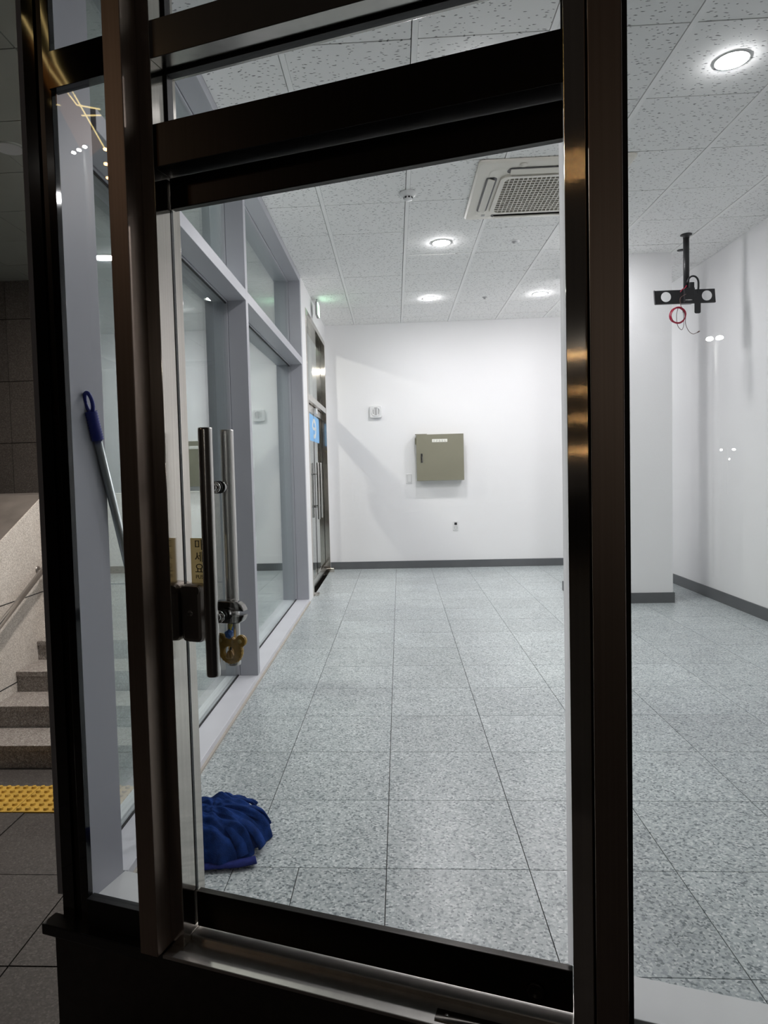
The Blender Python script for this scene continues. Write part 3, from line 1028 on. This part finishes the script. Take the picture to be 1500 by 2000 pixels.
ol = tag(empty('wall_outlet', (0.762, BACK, 0.536)), 'white wall outlet with a black square port, low on the end wall', 'outlet')
prism('plate', M['plastic'], ol, rrect(-0.035, 0.035, -0.060, 0.060, 0.006), -0.010, 0.0, 'y', 0.002)
box('data_port', M['black'], ol, -0.017, 0.017, -0.012, -0.010, 0.012, 0.044, 0.001)
lathe('socket_rim', M['plastic_grey'], ol, [(0.018, 0.0), (0.018, 0.003), (0.022, 0.003), (0.022, 0.0)], 24, loc=(0, -0.010, -0.022), rot=(PI / 2, 0, 0))
lathe('socket', M['plastic'], ol, [(0.0, 0.001), (0.018, 0.001)], 24, loc=(0, -0.010, -0.022), rot=(PI / 2, 0, 0))
for dx in (-0.008, 0.008):
    lathe('pin_hole', M['black'], ol, [(0.0, 0.0016), (0.003, 0.0016), (0.003, 0)], 10, loc=(dx, -0.010, -0.022), rot=(PI / 2, 0, 0))

ws = tag(empty('wall_speaker', (-0.229, BACK, 2.025)), 'white rounded square wall speaker high on the end wall', 'speaker')
prism('case', M['plastic'], ws, rrect(-0.079, 0.079, -0.079, 0.079, 0.026), -0.042, 0.0, 'y', 0.008)
lathe('grille_ring', M['plastic'], ws, [(0.052, 0.0), (0.052, 0.006), (0.060, 0.006), (0.060, 0.0)], 32, loc=(0, -0.042, 0), rot=(PI / 2, 0, 0))
for k, (dx, ln) in enumerate(((-0.032, 0.030), (-0.008, 0.046), (0.008, 0.046), (0.034, 0.034))):
    box('sound_slot', M['plastic_grey'], ws, dx - 0.006, dx + 0.006, -0.0445, -0.0415, -ln, ln, 0.001)

# ================================================================== MOP LEANING IN THE CORNER
mop = tag(empty('mop', (-0.66, 2.28, 0.0)), 'blue cloth mop with steel pole leaning in the window corner', 'mop')
ML = Vector((-0.66, 2.28, 0.0))
top = Vector((-0.885, 1.938, 1.500)) - ML
bot = Vector((-0.765, 2.31, 0.10)) - ML
ax = (top - bot).normalized()
L = (top - bot).length
tube('pole', M['alu_pole'], mop, [bot, top - ax * 0.10], 0.0125, 16)
g0 = top - ax * 0.125
ribs, rad = [], []
for k in range(23):
    ribs.append(g0 + ax * (0.085 * k / 22))
    rad.append(0.0175 + 0.0012 * math.cos(k * PI))
gp = tube('grip', M['blue_plastic'], mop, ribs, rad, 18)
# hanging loop on the grip
side = ax.cross(Vector(N)).normalized()
c0 = g0 + ax * 0.112
tube('hanging_loop', M['blue_plastic'], mop, [c0 + side * (0.0125 * math.cos(a)) + ax * (0.028 * math.sin(a)) for a in [2 * PI * k / 28 for k in range(29)]], 0.0058, 10)
# cloth head: lumpy folded dome
bm = bmesh.new()
na, nr = 150, 48
rows = []
for i in range(nr + 1):
    t = i / nr
    ring = []
    for k in range(na):
        a = 2 * PI * k / na
        edge = 1 + 0.05 * math.sin(5 * a + 0.6) + 0.035 * math.sin(11 * a + 2) + 0.025 * math.sin(19 * a)
        rx, ry = 0.190 * edge, 0.185 * edge
        x, y = rx * t * math.cos(a), ry * t * math.sin(a)
        z = 0.115 * (max(0.0, 1 - t ** 2.6)) ** 0.62 + 0.004
        # long folds swinging across the cloth, closing up towards the window
        v = (y - 0.02) * (1.0 - 1.1 * x) + 0.9 * (x + 0.05) ** 2 + 0.012 * math.sin(21 * x + 1)
        ph = v * 62
        cr = abs(math.sin(ph))
        fold = 0.027 * (cr ** 0.45 - 0.75) * (0.7 + 0.5 * math.sin(3.1 * ph + 14 * x))
        fold += 0.007 * math.sin(38 * x - 25 * y) * math.sin(17 * y + 3)
        env = (1 - t ** 5) * min(1.0, 0.35 + 2 * t)
        z += fold * env + 0.013 * t * math.sin(9 * a + 1) * (1 - t ** 6)
        ring.append(bm.verts.new((x, y, max(0.003, z))))
    rows.append(ring)
for a, b in zip(rows[1:], rows[2:]):
    for k in range(na):
        bm.faces.new((a[k], a[(k + 1) % na], b[(k + 1) % na], b[k]))
cv = bm.verts.new((0, 0, 0.112))
for v in rows[0]:
    bm.verts.remove(v)
for k in range(na):
    bm.faces.new((cv, rows[1][k], rows[1][(k + 1) % na]))
mk('cloth_head', bm, M['mop'], mop, True)


def ribbon(name, mat, ctrl, w, th, parent, n=7, vert=False):
    pts = curve_pts(ctrl, n)
    bm = bmesh.new()
    rings = []
    for i, p in enumerate(pts):
        t = (pts[min(i + 1, len(pts) - 1)] - pts[max(i - 1, 0)]).normalized()
        s = t.cross(Vector((0, 0, 1)))
        s = s.normalized() if s.length > 1e-4 else Vector((1, 0, 0))
        u = s.cross(t).normalized()
        if vert:
            s, u = u, s
        rings.append([bm.verts.new(p + s * (w / 2 * q) + u * (th / 2 * e)) for q, e in ((-1, -.6), (0, -1), (1, -.6), (1, .6), (0, 1), (-1, .6))])
    for a, b in zip(rings, rings[1:]):
        for k in range(6):
            bm.faces.new((a[k], a[(k + 1) % 6], b[(k + 1) % 6], b[k]))
    bm.faces.new(rings[0])
    bm.faces.new(rings[-1])
    return mk(name, bm, mat, parent, True)


rnd = random.Random(4)
for k in range(6):
    a = -0.75 + 2.0 * k / 5 + rnd.uniform(-.05, .05)
    c, s = math.cos(a), math.sin(a)
    r1 = 0.180 + rnd.uniform(-0.012, 0.018)
    tw = rnd.uniform(-.25, .25)
    pts = []
    for q, zz in ((0.55, 0.088), (0.75, 0.083), (0.92, 0.062), (1.02, 0.034), (1.08, 0.012)):
        aa = a + tw * (1 - q)
        pts.append((r1 * q * math.cos(aa) * 1.0, r1 * q * math.sin(aa) * 1.02, zz + rnd.uniform(-.002, .004)))
    ribbon('cloth_strip', M['mop'], pts, 0.036 + rnd.uniform(-.006, .008), 0.012, mop)
ribbon('cloth_band', M['mop_band'], [(-0.17, -0.09, 0.045), (-0.10, -0.150, 0.020), (-0.02, -0.190, 0.014), (0.05, -0.180, 0.014), (0.12, -0.172, 0.014), (0.180, -0.152, 0.016)], 0.042, 0.007, mop)
ribbon('cloth_tip', M['mop'], [(0.05, 0.17, 0.05), (0.085, 0.205, 0.035), (0.098, 0.222, 0.02)], 0.03, 0.016, mop)

# ================================================================== KEY CHARM ON THE DOOR CLAMP
ch = tag(facade('bear_charm'), 'yellow bear shaped charm with bell hanging from the door clamp', 'charm')
BU, BO, BZ = -0.990, 0.021, 0.803
R0 = 0.034


def bear_outline(grow=0.0):
    ears = [(BU - 0.031, BZ + 0.030, 0.0145 + grow), (BU + 0.031, BZ + 0.028, 0.0145 + grow)]
    pts = []
    for k in range(120):
        a = 2 * PI * k / 120
        d = Vector((math.cos(a), math.sin(a)))
        best = R0 + grow + 0.0008 * math.sin(24 * a)
        for ex_, ez, er in ears:
            c = Vector((ex_ - BU, ez - BZ))
            b = d.dot(c)
            disc = b * b - c.dot(c) + er * er
            if disc > 0 and b > 0:
                best = max(best, b + math.sqrt(disc))
        pts.append((BU + d.x * best, BZ + d.y * best))
    return pts


prism('bear', M['bear'], ch, bear_outline(), BO - 0.006, BO + 0.006, 'y', holes=[circle(BU - 0.004, BZ - 0.004, 0.0165, 28)])
prism('rim', M['bear_rim'], ch, bear_outline(0.0012), BO - 0.0015, BO + 0.0015, 'y', holes=[circle(BU - 0.004, BZ - 0.004, 0.0155, 28)])
for dx in (-0.031, 0.031):
    lathe('ear_pad', M['bear_rim'], ch, [(0, 0.0012), (0.004, 0.001), (0.006, 0)], 16, loc=(BU + dx * 0.95, BO - 0.006, BZ + 0.027), rot=(PI / 2, 0, 0))
lathe('bell', M['bell'], ch, [(0.0, 0.012), (0.004, 0.0115), (0.0075, 0.007), (0.010, 0.0), (0.0115, -0.006), (0.010, -0.0085), (0.0, -0.009)], 20, loc=(BU - 0.002, BO - 0.004, BZ - 0.010))
tube('bell_cord', M['black'], ch, [(BU - 0.002, BO - 0.003, BZ + 0.001), (BU, BO, BZ + 0.014)], 0.0018, 6)
bm = bmesh.new()
bmesh.ops.create_icosphere(bm, subdivisions=1, radius=0.0135)
for v in bm.verts:
    v.co += Vector((BU - 0.001, BO - 0.006, BZ + 0.045))
mk('bead', bm, M['bead'], ch)
for dx in (-0.004, 0.004):
    tube('cord', M['ribbon'], ch, [(BU + dx * 0.3, BO - 0.004, BZ + 0.050), (BU + dx, BO, BZ + 0.078)], 0.0022, 6)

# ================================================================== OUTSIDE
gr = tag(box('ground', M['ground'], None, -14, 9, -45, 14, GROUND - 0.2, GROUND - 0.012), 'dark paved ground outside the shop', 'ground', kind=S)
PV = 0.545
PX, PY = -1.408, 2.255
for i in range(-5, 4):
    for j in range(-5, 3):
        x0, y0 = PX + PV * i, PY + PV * j
        pl = [(x0 + .003, y0 + .003), (x0 + PV - .003, y0 + .003), (x0 + PV - .003, y0 + PV - .003), (x0 + .003, y0 + PV - .003)]
        pl = clip(pl, 0, -1, -3.332)
        halves = [clip(pl, -1, 0, 1.10)]
        rest = clip(pl, 1, 0, -1.10)
        if len(rest) >= 3:
            halves.append(clip(rest, -N.x, -N.y, -(N.dot(P0) - 0.10)))
        for pl in halves:
            if len(pl) >= 3 and area(pl) > 4e-3:
                o = slab('paver', M['paver'], gr, pl, -0.03, 0)
                o.location.z = GROUND + random.uniform(-.003, 0)
for i in range(-9, 2):
    x0 = -1.15 + 0.29 * i
    tt = box('tactile_tile', M['tactile'], gr, 0, 0.287, 0, 0.287, -0.03, 0.004)
    tt.location = (x0, 3.335, GROUND)
    bm = bmesh.new()
    for a in range(6):
        for b in range(6):
            r = bmesh.ops.create_cone(bm, cap_ends=True, segments=10, radius1=0.0155, radius2=0.011, depth=0.014)
            for v in r['verts']:
                v.co += Vector((0.024 + a * 0.048 + (0.0 if b % 2 else 0.0), 0.024 + b * 0.048, 0.0085))
    tag(mk('studs', bm, M['tactile'], tt), kind='stuff')
box('edge_slab', M['paver'], gr, -4.5, -1.07, 3.63, 3.86, GROUND - 0.03, GROUND)

# stairs up to the landing
stairs = tag(empty('stairs', (0, 0, 0)), 'four grey granite steps rising beside the side window', 'stairs', kind=S)
RI, TR = 0.14, 0.282
SY0, SXL, SXR = 3.865, -2.60, -1.12
for k in range(4):
    z = GROUND + RI * (k + 1)
    y = SY0 + TR * k
    y1 = y + TR + 0.02 if k < 3 else 5.0
    bm = bmesh.new()
    bx(bm, SXL, SXR, y, 5.0, z - RI, z - 0.035)
    mk('riser', bm, M['step'], stairs)
    box('tread', M['step'], stairs, SXL, SXR, y - 0.012, y1, z - 0.035, z, 0.003)
# parapet beside the stairs
sl = 0.286 / 0.58
ZL = lambda y: 1.148 + sl * (min(y, 4.89) - 4.89)
par = [(2.2, GROUND), (6.0, GROUND), (6.0, 1.148), (4.89, 1.148), (2.2, ZL(2.2))]
wp = tag(prism('wall_parapet', M['concrete'], None, par, -2.78, -2.60, 'x'), 'pale stone parapet wall climbing along the steps', 'wall', kind=S)
prism('coping', M['coping'], wp, [(2.2, ZL(2.2) - 0.02), (4.89, 1.128), (6.0, 1.128), (6.0, 1.15), (4.89, 1.15), (2.2, ZL(2.2) + 0.002)], -4.6, -2.612, 'x')
prism('joint', M['grout'], wp, [(4.83, 0.12), (4.838, 0.12), (4.838, 1.10), (4.83, 1.10)], -2.601, -2.5985, 'x')
for z in (0.45, -0.1):
    prism('joint', M['grout'], wp, [(2.2, z - 0.006), (4.89, z - 0.006), (4.89, z), (2.2, z)], -2.601, -2.5985, 'x')
wd = tag(box('wall_landing', M['concrete'], None, -2.60, -1.12, 5.0, 5.18, GROUND, 1.148), 'pale stone wall at the head of the steps', 'wall', kind=S)
box('joint', M['grout'], wd, -2.60, -1.12, 4.9985, 5.001, 0.462, 0.468)
hr = tag(empty('handrail', (-2.52, 4.4, 0)), 'round steel handrail along the parapet beside the steps', 'handrail')
a0, a1 = Vector((0, -1.5, ZL(2.9) - 0.42)), Vector((0, 0.52, ZL(4.92 - .03) - 0.405))
tube('rail', M['bar'], hr, [a0, a1], 0.019, 16)
for yy in (-0.62, -0.20, 0.36):
    t = (yy + 1.5) / 2.02
    p = a0.lerp(a1, t)
    tube('bracket', M['lock'], hr, [p + Vector((0, 0, -0.012)), p + Vector((-0.03, 0, -0.05)), p + Vector((-0.08, 0, -0.05))], 0.008, 8)
    lathe('wall_rose', M['lock'], hr, [(0.0, 0.010), (0.025, 0.008), (0.030, 0)], 16, loc=p + Vector((-0.08, 0, -0.05)), rot=(0, PI / 2, 0))

# dark stone wall beyond, clad in square tiles
wf = tag(box('wall_outside', M['grout'], None, -8.0, -2.9, 6.52, 6.7, GROUND, SOFFIT), 'dark stone clad wall beyond the stairs', 'wall', kind=S)
for i in range(8):
    for j in range(7):
        x0 = -3.745 + 0.62 * (i - 6)
        z0 = 1.035 + 0.6 * (j - 3)
        if x0 > -2.95 or z0 > SOFFIT or z0 + .6 < GROUND:
            continue
        x1 = min(x0 + 0.614, -2.9)
        z1 = min(z0 + 0.594, SOFFIT)
        o = box('stone_tile', M['stone'], wf, 0, x1 - x0, 0, 0.024, 0, z1 - max(z0, GROUND))
        o.location = (x0, 6.498, max(z0, GROUND))
# soffit
so = tag(box('ceiling_soffit', M['shadow_gap'], None, -8.0, -1.06, 1.86, 12.0, SOFFIT + 0.012, SOFFIT + 0.08), 'grey panelled soffit outside beyond the corner', 'soffit', kind=S)
SPY = 0.597
for i in range(12):
    for j in range(20):
        x1 = -1.062 - 0.597 * i
        x0 = max(x1 - 0.591, -8.0)
        y0 = 3.055 + SPY * (j - 4)
        if x1 < -7.6 or y0 + SPY > 12 or y0 < 1.8 or i > 9 or (i > 5 and j > 10):
            continue
        o = box('soffit_panel', M['soffit'], so, 0, x1 - x0, 0, SPY - 0.006, 0, 0.012)
        o.location = (x0, y0, SOFFIT)
sdl = tag(empty('soffit_light', (-2.20, 3.945, SOFFIT)), 'unlit round downlight in the grey soffit outside', 'light')
lathe('ring', M['soffit'], sdl, [(0.075, -0.004), (0.082, -0.007), (0.092, -0.005), (0.095, 0)], 32)
lathe('lens', M['plastic_grey'], sdl, [(0.0, -0.002), (0.075, -0.004)], 32)
# lit porch lamp outside the steel door (throws the slanting shadow on the end wall)
pl_ = tag(empty('porch_light', (-1.95, 7.45, SOFFIT)), 'lit round porch downlight outside the steel door', 'light')
lathe('ring', M['plastic'], pl_, [(0.072, -0.004), (0.082, -0.008), (0.092, -0.005), (0.095, 0)], 32)
lathe('lens', M['porch'], pl_, [(0.0, -0.005), (0.073, -0.005)], 32)


pl2 = copy_tree(pl_, (-1.42, 4.2, SOFFIT), 'unseen added downlight brightening the steps and parapet')  # extra lamp, out of view, added to brighten the steps and parapet

lens2 = [c for c in pl2.children if c.name.startswith('lens')][0]
lens2.data = lens2.data.copy()
lens2.data.materials[0] = M['step_fill']

# street lamps across the road: seen mirrored in the glass
def street_lamp(x, y, z, label, mat, heads, r=0.05, arm=0.0):
    t = tag(empty('street_lamp', (x, y, GROUND - 0.012)), label, 'street lamp')
    H = z - (GROUND - 0.012)
    tube('post', M['black'], t, [(0, -0.12, 0), (0, -0.12, H + 0.1)], 0.05, 12)
    for hd_ in heads:
        dx, dz = hd_ if isinstance(hd_, tuple) else (hd_, 0.0)
        bm = bmesh.new()
        bmesh.ops.create_uvsphere(bm, u_segments=16, v_segments=10, radius=r)
        for v in bm.verts:
            v.co = Vector((v.co.x + dx, v.co.y, v.co.z * 0.6 + H + dz))
        mk('globe', bm, mat, t, True)
        tube('arm', M['black'], t, [(0, -0.12, H + dz + 0.05), (dx, -0.04, H + dz + r * 0.5 + 0.02)], 0.015, 8)
    return t


street_lamp(-0.84, -8.35, 3.09, 'twin globe street lamp across the road', M['lamp_white'], (-0.065, 0.065), 0.05)
street_lamp(-4.75, -38.0, 1.92, 'far low twin lamp down the road', M['lamp_far'], (-0.30, 0.32), 0.085)
street_lamp(-5.05, -38.3, 1.42, 'lowest far twin lamp down the road', M['lamp_far'], (-0.34, 0.34), 0.07)
street_lamp(-8.55, -3.05, 6.18, 'tall street lamp with three white globes', M['lamp_white'], (-0.14, 0.0, 0.15), 0.030)
street_lamp(-8.30, -3.40, 6.05, 'tall street lamp with warm orange globes', M['lamp_orange'], ((-0.10, 0.22), (0.08, 0.22), (-0.10, 0.0), (0.08, 0.0), (-0.06, -0.22), (0.10, -0.22)), 0.034)
street_lamp(-2.73, -7.89, 3.00, 'warm globe lamp across the road, middle of three', M['lamp_warm'], (0.0,), 0.04)
street_lamp(-2.50, -8.9, 2.07, 'low warm globe lamp across the road', M['lamp_warm'], (-0.4, (-0.36, -0.55), (-0.4, 0.48)), 0.035)
street_lamp(-2.46, -7.20, 5.59, 'tall warm lamp with globes across the road', M['lamp_warm'], ((0.0, 0.15), (0.0, 0.0), (0.0, -0.14)), 0.022)

# lit shop building opposite: its strip lights show mirrored in the corner pane
bld = tag(empty('shop_building', (-9.3, -3.0, GROUND - 0.012)), 'dark shop building across the road edged with strip lights', 'building', kind=S)
bld.location = (0, 0, 0)
box('wall', M['plinth'], bld, -9.6, -9.0, -5.5, -1.2, GROUND - 0.012, 8.8)


def strip(a, b, r=0.012):
    tube('strip_light', M['strip'], bld, [(-8.985, *a), (-8.985, *b)], r, 6)


M['strip'] = emit('strip_light_glow', (1.0, 0.72, 0.28), 9.0)
M['fascia'] = emit('orange_fascia_glow', (1.0, 0.36, 0.08), 0.55)
for a, b in (((-2.70, 8.55), (-3.03, 7.56)), ((-3.03, 7.56), (-3.79, 6.59)), ((-2.53, 8.02), (-2.92, 7.44)), ((-2.92, 7.44), (-3.32, 7.09)),
             ((-3.32, 7.09), (-3.73, 7.19)), ((-3.40, 6.96), (-3.74, 7.10)), ((-2.93, 6.94), (-3.04, 6.97))):
    strip(a, b)
prism('fascia', M['fascia'], bld, [(-2.60, 7.80), (-3.03, 7.52), (-3.74, 6.60), (-3.45, 6.30), (-2.85, 7.20)], -8.999, -8.988, 'x')
